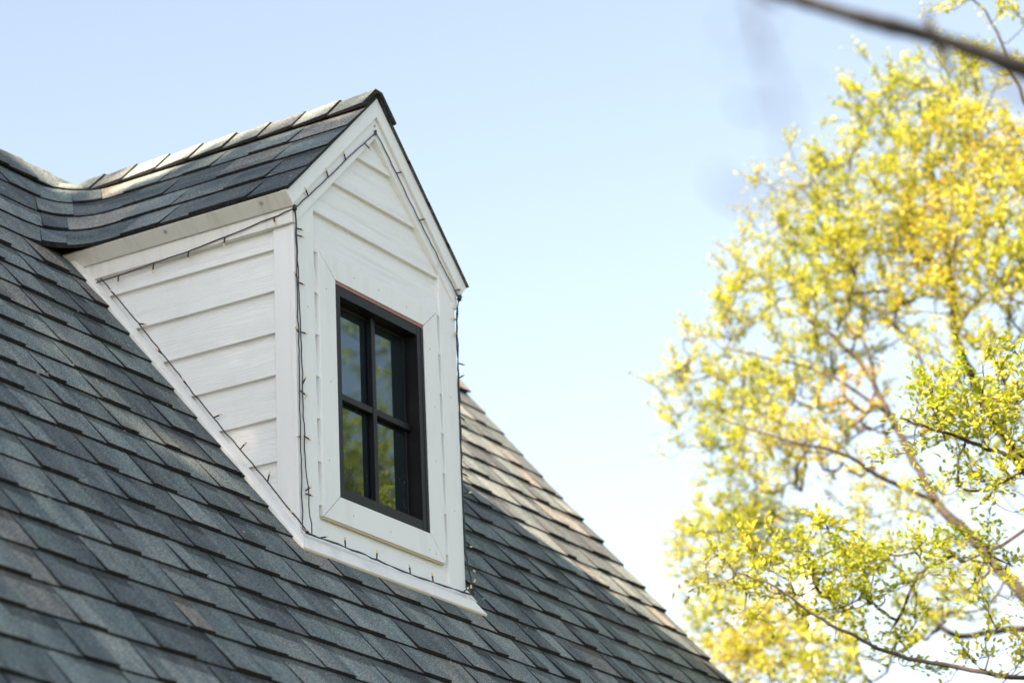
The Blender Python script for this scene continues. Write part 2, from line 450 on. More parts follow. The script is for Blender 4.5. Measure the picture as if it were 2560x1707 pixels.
while z < 1.70:
    z0 = max(z, 0.004); z1 = min(z + EXP + 0.012, 1.66)
    if 0.14 < z < 1.0:
        fboard(0.10, 0.19, 0.10, 0.19, z0, z1); fboard(0.865, W - 0.09, 0.865, W - 0.09, z0, z1)
    elif z1 - z0 > 0.02:
        a, c = xlim(z0), xlim(z1)
        if a < W / 2 - 0.02: fboard(a, W - a, min(c, W / 2 - 0.004), max(W - c, W / 2 + 0.004), z0, z1)
    z += EXP
# left cheek
ck = MB(); ck.loft([(0.022, 0.03, 0.02), (0.022, 0.03, 1.2), (0.022, 1.2 / S + 0.05, 1.2)], [(0.030, 0.03, 0.02), (0.030, 0.03, 1.2), (0.030, 1.2 / S + 0.05, 1.2)])
cheek = ck.build('side_wall', M_TRIM, house)
z = 1.073 - 7 * EXP
YC = 0.088
while z < 1.2:
    z0 = max(z, 0.02); z1 = min(z + EXP + 0.012, 1.20)
    if z1 / S > YC + 0.01:
        y0 = max(z0 / S + 0.03, YC); y1 = z1 / S + 0.03
        xb, xt, xk = 0.0030, 0.0200, 0.0215
        A = [(xb, YC - 0.02, z0), (xb, y0, z0), (xt, y1, z1), (xt, YC - 0.02, z1)]
        B = [(xk, p[1], p[2]) for p in A]
        m = MB(); m.loft(A, B); m.build('siding_board', M_SIDE, cheek)
    z += EXP
rc = MB(); rc.loft([(W - 0.03, 0.05, 0.03), (W - 0.03, 0.05, 1.2), (W - 0.03, 1.2 / S + 0.05, 1.2)], [(W - 0.006, 0.03, 0.02), (W - 0.006, 0.03, 1.2), (W - 0.006, 1.2 / S + 0.05, 1.2)])
rc.build('side_wall', M_TRIM, house)
# corner boards
def zf(x): return deck(x) - 0.112 / CO
m = MB(); m.loft([(0, 0, 0.0), (WCL, 0, 0.0), (WCL, 0, zf(WCL)), (0, 0, zf(0))], [(0, 0.02, 0.0), (WCL, 0.02, 0.0), (WCL, 0.02, zf(WCL)), (0, 0.02, zf(0))])
bevel(m.build('corner_board', M_TRIM, house), 0.002)
m = MB(); m.loft([(W - WCR, 0, 0.0), (W, 0, 0.0), (W, 0, zf(0)), (W - WCR, 0, zf(WCR))], [(W - WCR, 0.02, 0.0), (W, 0.02, 0.0), (W, 0.02, zf(0)), (W - WCR, 0.02, zf(WCR))])
bevel(m.build('corner_board', M_TRIM, house), 0.002)
m = MB(); m.loft([(0.0012, 0.0202, 0), (0.0012, YC, YC * S), (0.0012, YC, 1.146), (0.0012, 0.0202, 1.146)], [(0.021, 0.0202, 0), (0.021, YC, YC * S), (0.021, YC, 1.146), (0.021, 0.0202, 1.146)])
bevel(m.build('corner_board', M_TRIM, house), 0.002)
m = MB(); m.box(W - 0.02, W - 0.001, 0.0202, YC, 0.03, 1.16); m.build('corner_board', M_TRIM, house)
# gable frieze (flat band under the rake) and rake boards
for side in (0, 1):
    def X(x): return W - x if side else x
    p1 = [(X(0), deck(0) - 0.062 / CO), (X(W / 2), ZR - 0.062 / CO), (X(W / 2), ZR - 0.120 / CO), (X(0), deck(0) - 0.120 / CO)]
    m = MB(); m.loft([(x, -0.0075, z) for x, z in p1], [(x, 0.02, z) for x, z in p1]); bevel(m.build('frieze_board', M_TRIM, house), 0.002)
    ind = Vector((MS, -1)).normalized() * 0.060
    e1 = (X(-OV), ZE - 0.002); e2 = (X(-OV + ind.x), ZE + ind.y)
    p2 = [e1, (X(W / 2), ZR - 0.003), (X(W / 2), ZR - 0.060 / CO), e2]
    m = MB(); m.loft([(x, -OF, z) for x, z in p2], [(x, 0.012, z) for x, z in p2]); bevel(m.build('rake_board', M_TRIM, house), 0.0025)
    # eave fascia, square to the roof slope, and the soffit strip behind it
    yb_ = ZE / S + 0.03
    t2 = Vector((MS, -1)).normalized(); up = Vector((1, MS)).normalized()
    P = [(-OV, ZE - 0.004), (-OV + t2.x * 0.066, ZE + t2.y * 0.066), (-OV + t2.x * 0.066 + up.x * 0.03, ZE + t2.y * 0.066 + up.y * 0.03), (-OV + up.x * 0.03, ZE - 0.008 + up.y * 0.03)]
    m = MB(); m.loft([(X(x), -OF + 0.003, z) for x, z in P], [(X(x), yb_, z) for x, z in P])
    fo = bevel(m.build('fascia_board', M_FASCIA, house), 0.002)
    if side == 0:
        fo['label'] = 'weather stained white fascia board along the dormer eave'
        for yy in (0.10, 0.52):
            c0 = Vector((-OV, yy, ZE)) + Vector((t2.x, 0, t2.y)) * 0.026
            nn = Vector((-up.x, 0, -up.y))
            nm = MB(); nm.tube([c0 - nn * 0.004, c0 + nn * 0.0025], 0.0085, 10); nm.build('nail_head', M_NAIL, fo)
    # side frieze
    m = MB(); xa, xb2 = ((-0.014, 0.021) if side == 0 else (W - 0.021, W + 0.014)); m.box(xa, xb2, -0.003, 1.0, 1.147, 1.214)
    bevel(m.build('frieze_board', M_FASCIA if side == 0 else M_TRIM, house), 0.002)
# end block between fascia and rake
# flashing along the foot of the walls
sl = Vector((0, 1, S)).normalized()
m = MB()
def fl(y, h): return Vector((0, y, y * S)) + NM * h
A = [Vector((-0.046, 0, 0)) + fl(-0.037, 0.004), Vector((-0.046, 0, 0)) + fl(-0.037, 0.020), Vector((-0.001, 0, 0)) + fl(0.0, 0.028), Vector((-0.001, 0, 0)) + fl(0.0, 0.004)]
B = [p + sl * (1.0 * math.sqrt(1 + S * S)) for p in A]
m.loft(A, B); bevel(m.build('side_flashing', M_FLASH, house), 0.003)
m = MB()
def fp(x, y, h): return Vector((x, 0, 0)) + fl(y, h)
A = [fp(-0.0455, -0.038, 0.006), fp(-0.0455, -0.038, 0.019), fp(-0.002, -0.002, 0.027), fp(-0.002, 0.004, 0.006)]
B = [fp(W + 0.062, -0.038, 0.006), fp(W + 0.062, -0.038, 0.019), fp(W + 0.02, -0.002, 0.026), fp(W + 0.03, 0.004, 0.006)]
m.loft(A, B); bevel(m.build('apron_flashing', M_FLASH, house), 0.003)
m = MB(); m.box(-0.002, W + 0.001, -0.006, -0.0005, 0.0, 0.045); m.build('base_trim', M_TRIM, house)
m = MB(); m.loft([Vector((W + 0.046, 0, 0)) + fl(0, 0.004), Vector((W + 0.046, 0, 0)) + fl(0, 0.024), Vector((W + 0.001, 0, 0)) + fl(0, 0.030), Vector((W + 0.001, 0, 0)) + fl(0, 0.004)],
                 [Vector((W + 0.046, 0, 0)) + fl(1, 0.004), Vector((W + 0.046, 0, 0)) + fl(1, 0.024), Vector((W + 0.001, 0, 0)) + fl(1, 0.030), Vector((W + 0.001, 0, 0)) + fl(1, 0.004)])
m.build('side_flashing', M_FLASH, house)

# ------------------------------------------------------------------ window casing (four mitred boards) and window
T1, T2, G1, G2 = 0.142, 0.909, 0.122, 1.093
W1, W2, H1, H2 = 0.243, 0.815, 0.214, 1.012
quads = [[(T1, G1), (T1, G2), (W1, H2), (W1, H1)], [(T2, G1), (W2, H1), (W2, H2), (T2, G2)], [(T1, G2), (T2, G2), (W2, H2), (W1, H2)], [(T1, G1), (W1, H1), (W2, H1), (T2, G1)]]
for qd in quads:
    cx = sum(p[0] for p in qd) / 4; cz = sum(p[1] for p in qd) / 4
    qd = [(x + (cx - x) * 0.004, z + (cz - z) * 0.004) for x, z in qd]
    m = MB(); m.loft([(x, -0.004, z) for x, z in qd], [(x, 0.021, z) for x, z in qd]); bevel(m.build('casing_board', M_TRIM, house), 0.0015)
win = MB()
yo, yi = 0.002, 0.054
fl_, fr_, ft_, fb_ = 0.034, 0.042, 0.048, 0.040
e = 0.001
win.box(W1 + e, W1 + fl_, yo, yi + 0.03, H1 + e, H2 - e)
win.box(W2 - fr_, W2 - e, yo, yi + 0.03, H1 + e, H2 - e)
win.box(W1 + fl_, W2 - fr_, yo + 0.001, yi + 0.03, H2 - ft_, H2 - e - 0.012)
win.box(W1 + fl_, W2 - fr_, yo + 0.001, yi + 0.03, H1 + e, H1 + fb_)
win.box(W2 - 0.016, W2 - 0.0015, yo - 0.0015, yo + 0.01, H1 + 0.002, H2 - 0.013)
window = win.build('window', M_BLACK, house)
m = MB(); m.box(W1 + 0.002, W2 - 0.002, 0.0005, 0.03, H2 - 0.0115, H2 - 0.0015); ds = m.build('head_strip', M_STRIP, house); ds['label'] = 'thin dull red strip above the window'
X0, X1, Z0, Z1 = W1 + fl_, W2 - fr_, H1 + fb_, H2 - ft_
m = MB(); sw = 0.011
m.box(X0, X0 + sw, yi - 0.002, yi + 0.02, Z0, Z1); m.box(X1 - sw - 0.006, X1, yi - 0.002, yi + 0.02, Z0, Z1)
m.box(X0 + sw, X1 - sw, yi - 0.001, yi + 0.02, Z0, Z0 + 0.022); m.box(X0 + sw, X1 - sw, yi - 0.001, yi + 0.02, Z1 - 0.012, Z1)
bevel(m.build('sash', M_BLACK, window), 0.0015)
MX, MZ = (X0 + X1) / 2 + 0.006, (Z0 + Z1) / 2
m = MB(); m.box(MX - 0.0118, MX + 0.0118, 0.034, 0.056, Z0 + 0.001, Z1 - 0.001); bevel(m.build('muntin', M_BLACK, window), 0.0015)
m = MB(); m.box(X0 + 0.001, MX - 0.0119, 0.036, 0.056, MZ - 0.0118, MZ + 0.0118); m.box(MX + 0.0119, X1 - 0.001, 0.036, 0.056, MZ - 0.0118, MZ + 0.0118); bevel(m.build('muntin', M_BLACK, window), 0.0015)
for (xa, xb_) in ((X0 + sw, MX), (MX, X1 - sw)):
    for (za, zb) in ((Z0 + 0.022, MZ), (MZ, Z1 - 0.012)):
        m = MB(); m.box(xa + 0.0005, xb_ - 0.0005, 0.060, 0.065, za + 0.0005, zb - 0.0005); m.build('pane', M_GLASS, window)

m = MB(); m.box(T1 + 0.004, T2 - 0.004, 0.0004, 0.012, G1 - 0.0055, G1 - 0.0004); m.build('caulk_line', M_CAULK, house)
for (x_, z_) in ((0.185, 0.96), (0.20, 0.62), (0.18, 0.33), (0.32, 0.165), (0.55, 0.160), (0.80, 0.150), (0.845, 0.145), (0.865, 0.50), (0.87, 0.71), (0.85, 0.93), (0.36, 1.055), (0.52, 1.06), (0.70, 1.05), (0.075, 0.86), (0.05, 0.52), (0.985, 0.34), (0.99, 0.78)):
    m = MB(); yy = -0.004 if T1 < x_ < T2 else 0.0
    m.tube([(x_, yy - 0.0006, z_), (x_, yy + 0.002, z_)], 0.0032, 7); m.build('nail_head', M_NAIL, house)
m = MB(); m.loft([fp(-0.046, -0.0395, 0.006), fp(-0.046, -0.0395, 0.0115), fp(-0.046, -0.0375, 0.0115), fp(-0.046, -0.0375, 0.006)], [fp(W + 0.060, -0.0395, 0.006), fp(W + 0.060, -0.0395, 0.0115), fp(W + 0.060, -0.0375, 0.0115), fp(W + 0.060, -0.0375, 0.006)])
o = m.build('flashing_edge', M_CAULK, house); o['label'] = 'thin rust stained lower edge of the apron flashing'
# ------------------------------------------------------------------ string lights
def densify(pts, step=0.03, wob=0.0018, rr=rnd):
    out = []
    pts = [Vector(p) for p in pts]
    for i in range(len(pts) - 1):
        n = max(1, int((pts[i + 1] - pts[i]).length / step))
        for j in range(n):
            out.append(pts[i].lerp(pts[i + 1], j / n) + Vector((rr.uniform(-wob, wob), rr.uniform(-wob, wob), rr.uniform(-wob, wob))))
    out.append(pts[-1]); return out
def at(poly, t):
    L_ = [(poly[i + 1] - poly[i]).length for i in range(len(poly) - 1)]; d_ = t * sum(L_)
    for i, l_ in enumerate(L_):
        if d_ <= l_ or i == len(L_) - 1: return poly[i].lerp(poly[i + 1], min(1, d_ / l_))
        d_ -= l_
def bulb(parent, p, dirv, mat=M_CORD, L=0.026):
    d_ = Vector(dirv).normalized(); p = Vector(p)
    m = MB(); m.tube([p, p + d_ * L * 0.6, p + d_ * L], [0.0024, 0.0028, 0.0032], 6); o = m.build('bulb_holder', mat, parent)
    m = MB(); q = p + d_ * L; m.tube([q, q + d_ * 0.004, q + d_ * 0.010, q + d_ * 0.013], [0.0030, 0.0036, 0.0030, 0.0010], 6); m.build('bulb', M_TIP, o)
lights = empty('string_lights', (0, 0, 0), 'string of tiny amber bulbs on dark cord fixed round the dormer edges', 'string lights')
def cord(pts, mat=M_CORD, twist=False, r_=0.0023):
    P = densify(pts)
    m = MB()
    if twist:
        k = 0; A_, B_ = [], []
        for i, p in enumerate(P):
            a = i * 0.9; o_ = Vector((math.cos(a), math.sin(a) * 0.3, math.sin(a))) * 0.0022; A_.append(p + o_); B_.append(p - o_)
        m.tube(A_, 0.0019, 5); m.tube(B_, 0.0019, 5)
    else: m.tube(P, r_, 6)
    m.build('cord', mat, lights, smooth=True); return P
KN = Vector((-0.012, -0.013, 1.196))                      # knot at the front left corner
KR = Vector((W + 0.012, -0.014, 1.190))                    # knot at the front right corner
FR = -0.0125                                               # just in front of the gable frieze
top = Vector((W / 2 - 0.005, FR, ZR - 0.150))
eave = [Vector((-0.0185, 0.02 + t * 0.88, 1.188 - 0.060 * t - 0.012 * math.sin(t * 3.1))) for t in (0, .12, .25, .37, .5, .62, .75, .87, 1)]
cord([KN] + eave, M_CORD)
for t, dv in ((.06, (-.2, -.3, -1)), (.30, (-.15, -.0, -1)), (.48, (-.15, 0, -1)), (.66, (-.15, 0, -1)), (.84, (-.15, 0, -1)), (.97, (-.15, -.4, -.8))):
    i = t * 8; a = eave[int(i)].lerp(eave[min(8, int(i) + 1)], i - int(i)); bulb(lights, a, dv)
foot = [Vector((-0.006, 0, 0)) + fl(0.90 * (1 - t) - 0.004, 0.045 + 0.003 * math.sin(9 * t)) for t in np.linspace(0, 1, 12)]
cord([eave[-1]] + foot, M_CORD)
for i, dv in enumerate([(-1, -.2, .1), (0, -1, -.3), (-1, .1, .3), (-.8, 0, .5), (0, -1, .15), (-.2, -.9, .5), (-.1, -.4, 1), (-.9, -.2, .2)]):
    j = 0.9 + i * 1.35; bulb(lights, foot[int(j)].lerp(foot[min(11, int(j) + 1)], j % 1), dv)
c1 = [KN + Vector((0.010, 0.004, 0)), Vector((0.008, -0.006, 0.8)), Vector((0.010, -0.006, 0.5)), Vector((0.012, -0.006, 0.05)), Vector((0.004, -0.026, 0.030))]
c2 = [KN + Vector((0.013, 0.004, 0)), Vector((0.015, -0.006, 0.92)), Vector((0.027, -0.006, 0.6)), Vector((0.034, -0.006, 0.3)), Vector((0.036, -0.026, 0.034))]
cord(c1, M_CORD, r_=0.0021); cord(c2, M_CORD, r_=0.0021)
for zz, dv, xx in ((1.13, (1, -.2, .05), .010), (1.105, (1, -.2, 0), .011), (0.945, (-1, -.3, .3), .008), (0.93, (1, -.2, -.1), .012), (0.745, (-1, -.3, .25), .009), (0.75, (1, -.2, 0), .020), (0.56, (-.1, -.6, .8), .026), (0.535, (1, -.3, -.5), .013), (0.37, (-1, -.2, -.3), .011), (0.378, (1, -.2, -.3), .030), (0.185, (1, -.3, .8), .033), (0.175, (1, -.3, -.1), .033)):
    bulb(lights, (xx, -0.006, zz), dv, L=0.022)
base = [Vector((0.0 + t * (W + 0.012), -0.027, 0.028 + 0.004 * math.sin(7 * t) - 0.004 * math.sin(3.1 * t))) for t in np.linspace(0, 1, 10)]
cord([c1[-1]] + base, M_CORD, twist=True)
for t, dv in ((.02, (-1, -.3, .2)), (.08, (1, -.2, .3)), (.22, (-.4, -.2, 1)), (.40, (-.2, -.2, 1)), (.60, (-.5, -.2, 1)), (.74, (-.5, -.2, .9)), (.93, (.9, -.2, .7)), (.985, (-.4, -.2, 1))):
    i = t * 9; bulb(lights, base[int(i)].lerp(base[min(9, int(i) + 1)], i - int(i)), dv, L=0.024)
gl = [KN, KN.lerp(top, 0.35) + Vector((0, 0, -0.004)), KN.lerp(top, 0.7) + Vector((0, 0, 0.002)), top]
cord(gl, M_CORD)
for t, dv in ((.16, (-.8, -.2, .55)), (.40, (-.7, -.2, .75)), (.62, (-.7, -.2, .75)), (.86, (.8, -.2, -.55))):
    bulb(lights, at(gl, t), dv)
gr = [top, top.lerp(KR, 0.12) + Vector((0, 0, 0.010)), top.lerp(KR, 0.45) + Vector((0, 0, -0.004)), top.lerp(KR, 0.8), KR]
cord(gr, M_CORDG)
for t, dv in ((.24, (1, -.3, .45)), (.52, (1, -.3, .5)), (.79, (-.7, -.3, -.4)), (.95, (1, -.3, .4))):
    bulb(lights, at(gr, t), dv, M_CORDG)
rc_ = [KR, Vector((W + 0.006, -0.004, 1.10)), Vector((W + 0.004, -0.003, 0.7)), Vector((W + 0.003, -0.003, 0.45)), Vector((W + 0.004, -0.003, 0.2)), base[-1]]
cord(rc_, M_CORDG, twist=True); cord([p + Vector((0.003, 0.004, 0)) for p in rc_], M_CORDG)
for zz, dv in ((1.10, (-1, -.2, 0)), (1.03, (-1, -.3, .4)), (.93, (1, -.3, 0)), (.87, (.8, -.3, .6)), (.72, (.5, -.3, -.4)), (.50, (1, -.3, -.3)), (.42, (.4, -.9, .1)), (.22, (1, -.3, .1)), (.14, (.8, -.3, -.4)), (.06, (-.3, -.6, .8))):
    bulb(lights, at(rc_, (KR.z - zz) / (KR.z - 0.03)), dv, M_CORDG, L=0.022)
m = MB(); m.tube([KN + Vector((-.004, -.004, -.008)), KN + Vector((0, -.002, .008))], 0.008, 6); m.build('knot', M_CORD, lights); m = MB(); m.tube([KR + Vector((-.006, -.004, -.008)), KR + Vector((.006, -.002, .010))], 0.009, 6); m.build('knot', M_CORDG, lights); m = MB(); m.tube([top + Vector((0, 0, -.006)), top + Vector((0, 0, .012))], 0.005, 6); m.build('knot', M_CORD, lights)
m = MB(); m.tube([top + Vector((0, .004, .03)), top + Vector((0, -.001, .03))], 0.004, 6); m.build('hook', M_NAIL, lights)
lights2 = empty('string_lights', (-1, RIDGE_Y, RIDGE_Z), 'string of tiny bulbs lying loose along the main roof ridge at far left', 'string lights')
P = densify([(-4.5 + 0.35 * i, RIDGE_Y - 0.055 + 0.015 * math.sin(i * 1.9), RIDGE_Z - 0.055 + 0.030 + 0.006 * math.sin(i * 2.3)) for i in range(14)])
m = MB(); m.tube(P, 0.003, 5); m.build('cord', M_CORD, lights2, smooth=True)
for i in range(4, len(P), 5): bulb(lights2, P[i], (rnd.uniform(-1, 1), -0.7, 0.3))

# ------------------------------------------------------------------ trees
def catmull(pts, n=6):
    pts = [Vector(p) for p in pts]; out = []
    for i in range(len(pts) - 1):
        p0, p1, p2, p3 = pts[max(i - 1, 0)], pts[i], pts[i + 1], pts[min(i + 2, len(pts) - 1)]
        for j in range(n):
            t = j / n
            out.append(0.5 * ((2 * p1) + (p2 - p0) * t + (2 * p0 - 5 * p1 + 4 * p2 - p3) * t * t + (3 * p1 - p0 - 3 * p2 + p3) * t ** 3))
    out.append(pts[-1]); return out
def leaves_mesh(name, P, D, L, tint, mat, parent, rng):
    """P positions, D directions (n,3), L lengths; folded diamond leaves"""
    n = len(P); D = D / np.linalg.norm(D, axis=1, keepdims=True)
    R = rng.normal(size=(n, 3)) * 0.55 + np.array([0, 0, 1.0])
    Sd = np.cross(D, R); Sd /= np.linalg.norm(Sd, axis=1, keepdims=True) + 1e-9
    N = np.cross(Sd, D)
    wd = (L * 0.24)[:, None]; L_ = L[:, None]
    V = np.empty((n, 6, 3))
    V[:, 0] = P; V[:, 1] = P + D * L_ * 0.35 + Sd * wd + N * wd * 0.35; V[:, 2] = P + D * L_ * 0.75 + Sd * wd * 0.8 + N * wd * 0.25
    V[:, 3] = P + D * L_; V[:, 4] = P + D * L_ * 0.75 - Sd * wd * 0.8 + N * wd * 0.25; V[:, 5] = P + D * L_ * 0.35 - Sd * wd + N * wd * 0.35
    me = bpy.data.meshes.new(name); me.vertices.add(n * 6); me.vertices.foreach_set('co', V.astype(np.float32).ravel())
    idx = np.arange(n)[:, None] * 6
    F = np.concatenate([idx + np.array([[0, 1, 2, 3]]), idx + np.array([[0, 3, 4, 5]])], axis=1).reshape(-1, 4)
    me.loops.add(F.size); me.loops.foreach_set('vertex_index', F.astype(np.int32).ravel())
    me.polygons.add(len(F)); me.polygons.foreach_set('loop_start', np.arange(0, F.size, 4, dtype=np.int32))
    me.polygons.foreach_set('loop_total', np.full(len(F), 4, dtype=np.int32))
    a = me.attributes.new('tint', 'FLOAT_COLOR', 'FACE'); c = np.repeat(tint, 2)
    a.data.foreach_set('color', np.stack([c, c, c, np.ones_like(c)], 1).astype(np.float32).ravel())
    me.materials.append(mat); me.update(calc_edges=True); me.validate()
    o = bpy.data.objects.new(name, me); COL.objects.link(o)
    o.parent = parent; o.matrix_parent_inverse = PINV.get(parent.name, Matrix())
    o['kind'] = 'stuff'; return o
def grow(root, trunk, limbs, lobes, seed, tips_per, leaves_per, leaf_len, bark, leafm, tint_fn, spread=0.13, twig_r=0.0022, trunk_r=(0.2, 0.1)):
    """trunk and limbs are polylines with radii; tips in the lobes are joined to the nearest limb by curved twigs that carry leaves"""
    rng = np.random.default_rng(seed)
    m = MB(); m.tube(catmull(trunk, 5), list(np.linspace(trunk_r[0], trunk_r[1], (len(trunk) - 1) * 5 + 1)), 10); m.build('trunk', bark, root, smooth=True)
    nodes = []; 
    for pts, r0, r1 in limbs:
        P = catmull(pts, 5); P = [p + Vector(rng.normal(size=3)) * r1 * 0.8 for p in P]
        mm = MB(); mm.tube(P, list(np.linspace(r0, r1, len(P))), 8); mm.build('limb', bark, root, smooth=True)
        nodes += P
    NP = np.array([tuple(p) for p in nodes]); base = np.array(trunk[-1])
    tips = []; wts = []
    for (x, y, z, r_, w_) in lobes:
        n = max(3, int(tips_per * w_ * (r_ / 0.25) ** 2))
        d = rng.normal(size=(n, 3)); d /= np.linalg.norm(d, axis=1, keepdims=True)
        rad = r_ * rng.uniform(0.10, 1.0, size=(n, 1)) ** 0.5 * np.where(rng.uniform(size=(n, 1)) < 0.18, 1.55, 1.0)
        tips.append(np.array([[x, y, z]]) + d * rad * np.array([[1, 1, 0.92]])); wts += [(x, y, z)] * n
    tips = np.concatenate(tips); ctr = np.array(wts)
    o_ = np.argsort(np.linalg.norm(tips - base, axis=1)); tips = tips[o_]; ctr = ctr[o_]
    parent = list(range(-1, len(NP) - 1)); allp = [np.array(p) for p in NP]; cnt = len(allp)
    buf = np.zeros((len(NP) + len(tips) * 5, 3)); buf[:len(NP)] = NP; n_ = len(NP); nl = n_
    par = -np.ones(len(buf), dtype=int); use = np.zeros(len(buf))
    chains = []
    for t in tips:
        dd = np.linalg.norm(buf[:n_] - t, axis=1) + 0.28 * np.linalg.norm(buf[:n_] - base, axis=1) * 0.5
        j = int(np.argmin(dd)); a = buf[j]; v = t - a; ln = np.linalg.norm(v)
        if ln < 0.02: continue
        bend = rng.normal(size=3) * ln * 0.07 + np.array([0, 0, -0.06 * ln])
        ch = [j]; prev = j
        for f in (0.25, 0.5, 0.75, 1.0):
            p = a + v * f + bend * 4 * f * (1 - f) + rng.normal(size=3) * ln * 0.02
            buf[n_] = p; par[n_] = prev; prev = n_; ch.append(n_); n_ += 1
        chains.append(ch)
    for ch in chains[::-1]:
        k = ch[-1]; 
        while k >= nl and k >= 0: use[k] += 1; k = par[k]
    tw = MB()
    LP, LD, LL, LT = [], [], [], []
    for ch in chains:
        P = [buf[k] for k in ch]; R = [min(twig_r * 4.5, twig_r * max(1, use[k]) ** 0.38) for k in ch[1:]]; R = [R[0]] + R; R[-1] = twig_r * 0.5
        tw.tube(P, R, 4, caps=False)
        end = P[-1]; d0 = P[-1] - P[-2]; d0 = d0 / (np.linalg.norm(d0) + 1e-9)
        if d0[2] < -0.2: d0[2] *= 0.3
        n = int(leaves_per * rng.uniform(0.5, 1.4)); ns = max(3, n // 7)
        for q_ in range(ns):                  # each tip carries feathery sprigs, leaves in two rows along each
            dv = d0 * 1.1 + rng.normal(size=3) * np.array([0.5, 0.5, 0.32]) + np.array([0, 0, 0.22]); dv /= np.linalg.norm(dv)
            st_ = P[-2] + (P[-1] - P[-2]) * rng.uniform(0.1, 1.0); L_s = spread * rng.uniform(0.6, 1.5)
            en = st_ + dv * L_s + np.array([0, 0, -0.12 * L_s])
            tw.tube([st_, (st_ + en) / 2 + np.array([0, 0, 0.05 * L_s]), en], [twig_r * .55, twig_r * .45, twig_r * .3], 3, caps=False)
            k = max(3, n // ns); f = (np.arange(k) + rng.uniform(0, 0.8, k)) / k
            sdv = np.cross(dv, np.array([0, 0, 1.0]) + rng.normal(size=3) * 0.4); sdv /= np.linalg.norm(sdv) + 1e-9
            sg = np.where(np.arange(k) % 2 == 0, 1.0, -1.0)[:, None]
            LP.append(st_ + (en - st_) * (0.15 + 0.85 * f[:, None]) + np.array([0, 0, 0.05 * L_s]) * (4 * f * (1 - f))[:, None] + rng.normal(size=(k, 3)) * spread * 0.05)
            LD.append(dv[None] * 0.75 + sdv[None] * sg * 0.7 + rng.normal(size=(k, 3)) * 0.35)
            LL.append(leaf_len * rng.uniform(0.6, 1.3, k)); LT.append(tint_fn(end, k, rng))
    to = tw.build('twigs', bark, root); to['kind'] = 'stuff'
    leaves_mesh('crown', np.concatenate(LP), np.concatenate(LD), np.concatenate(LL), np.concatenate(LT), leafm, root, rng)
    return len(tips), sum(len(x) for x in LP)

# the yellow-green tree beyond the right end of the roof
yt = empty('tree', (8.9, 0.3, GZ), 'sunlit yellow green tree with fine leaves beyond the right end of the roof', 'tree')
lA = [(7.07, -0.23, 0.91), (6.83, -0.04, 1.22), (6.81, 0.18, 1.54), (6.8, 0.4, 1.84), (6.83, 0.54, 2.16), (6.88, 0.67, 2.44), (6.92, 0.8, 2.75), (6.96, 1.09, 3.13), (6.95, 1.29, 3.46)]
lB = [(6.8, 0.4, 1.84), (6.4, 0.59, 1.94), (6.18, 0.69, 2.03), (5.91, 0.9, 2.08), (5.86, 1.27, 2.27)]
lC = [(7.07, -0.23, 0.91), (7.66, 0.09, 1.99), (7.71, 0.37, 2.63), (7.74, 0.5, 2.97), (7.64, 0.5, 3.2), (7.35, 0.38, 3.47), (7.2, 0.36, 3.84), (7.17, 0.37, 4.18), (6.99, 0.33, 4.39)]
lD = [(7.3, -0.28, 0.66), (5.2, -0.9, 0.35), (3.6, -1.15, 0.0), (3.38, -0.95, 0.04), (3.22, -0.74, 0.1), (3.11, -0.61, 0.18), (3.0, -0.49, 0.27), (2.89, -0.38, 0.38), (2.85, -0.2, 0.48)]
lE = [(7.5, -0.23, 0.49), (8.99, 0.35, 1.42), (8.75, 0.67, 1.53), (8.55, 1.03, 1.51), (8.39, 1.18, 1.67), (8.25, 1.25, 1.91), (8.2, 1.69, 2.29), (8.19, 2.05, 2.41), (8.02, 2.41, 2.3)]
lF = [(7.07, -0.23, 0.91), (6.5, -0.7, 1.9), (6.09, -0.79, 2.53), (5.58, -0.88, 3.25), (5.37, -0.86, 3.43), (5.23, -0.82, 3.71), (5.16, -0.8, 3.84), (5.06, -0.72, 3.97)]
lG = [(7.07, -0.23, 0.91), (5.4, -0.8, 0.9), (3.0, -1.46, 0.7), (2.73, -1.39, 0.75), (2.55, -1.28, 0.79), (2.46, -1.18, 0.84)]
lH = [(6.88, 0.67, 2.44), (6.75, 0.95, 2.7), (6.68, 1.25, 2.85), (6.70, 1.6, 3.0)]
LIMBS = [(lA, 0.056, 0.010), (lB, 0.022, 0.006), (lC, 0.060, 0.010), (lD, 0.019, 0.005), (lE, 0.040, 0.008), (lF, 0.022, 0.006), (lG, 0.020, 0.006), (lH, 0.016, 0.006)]
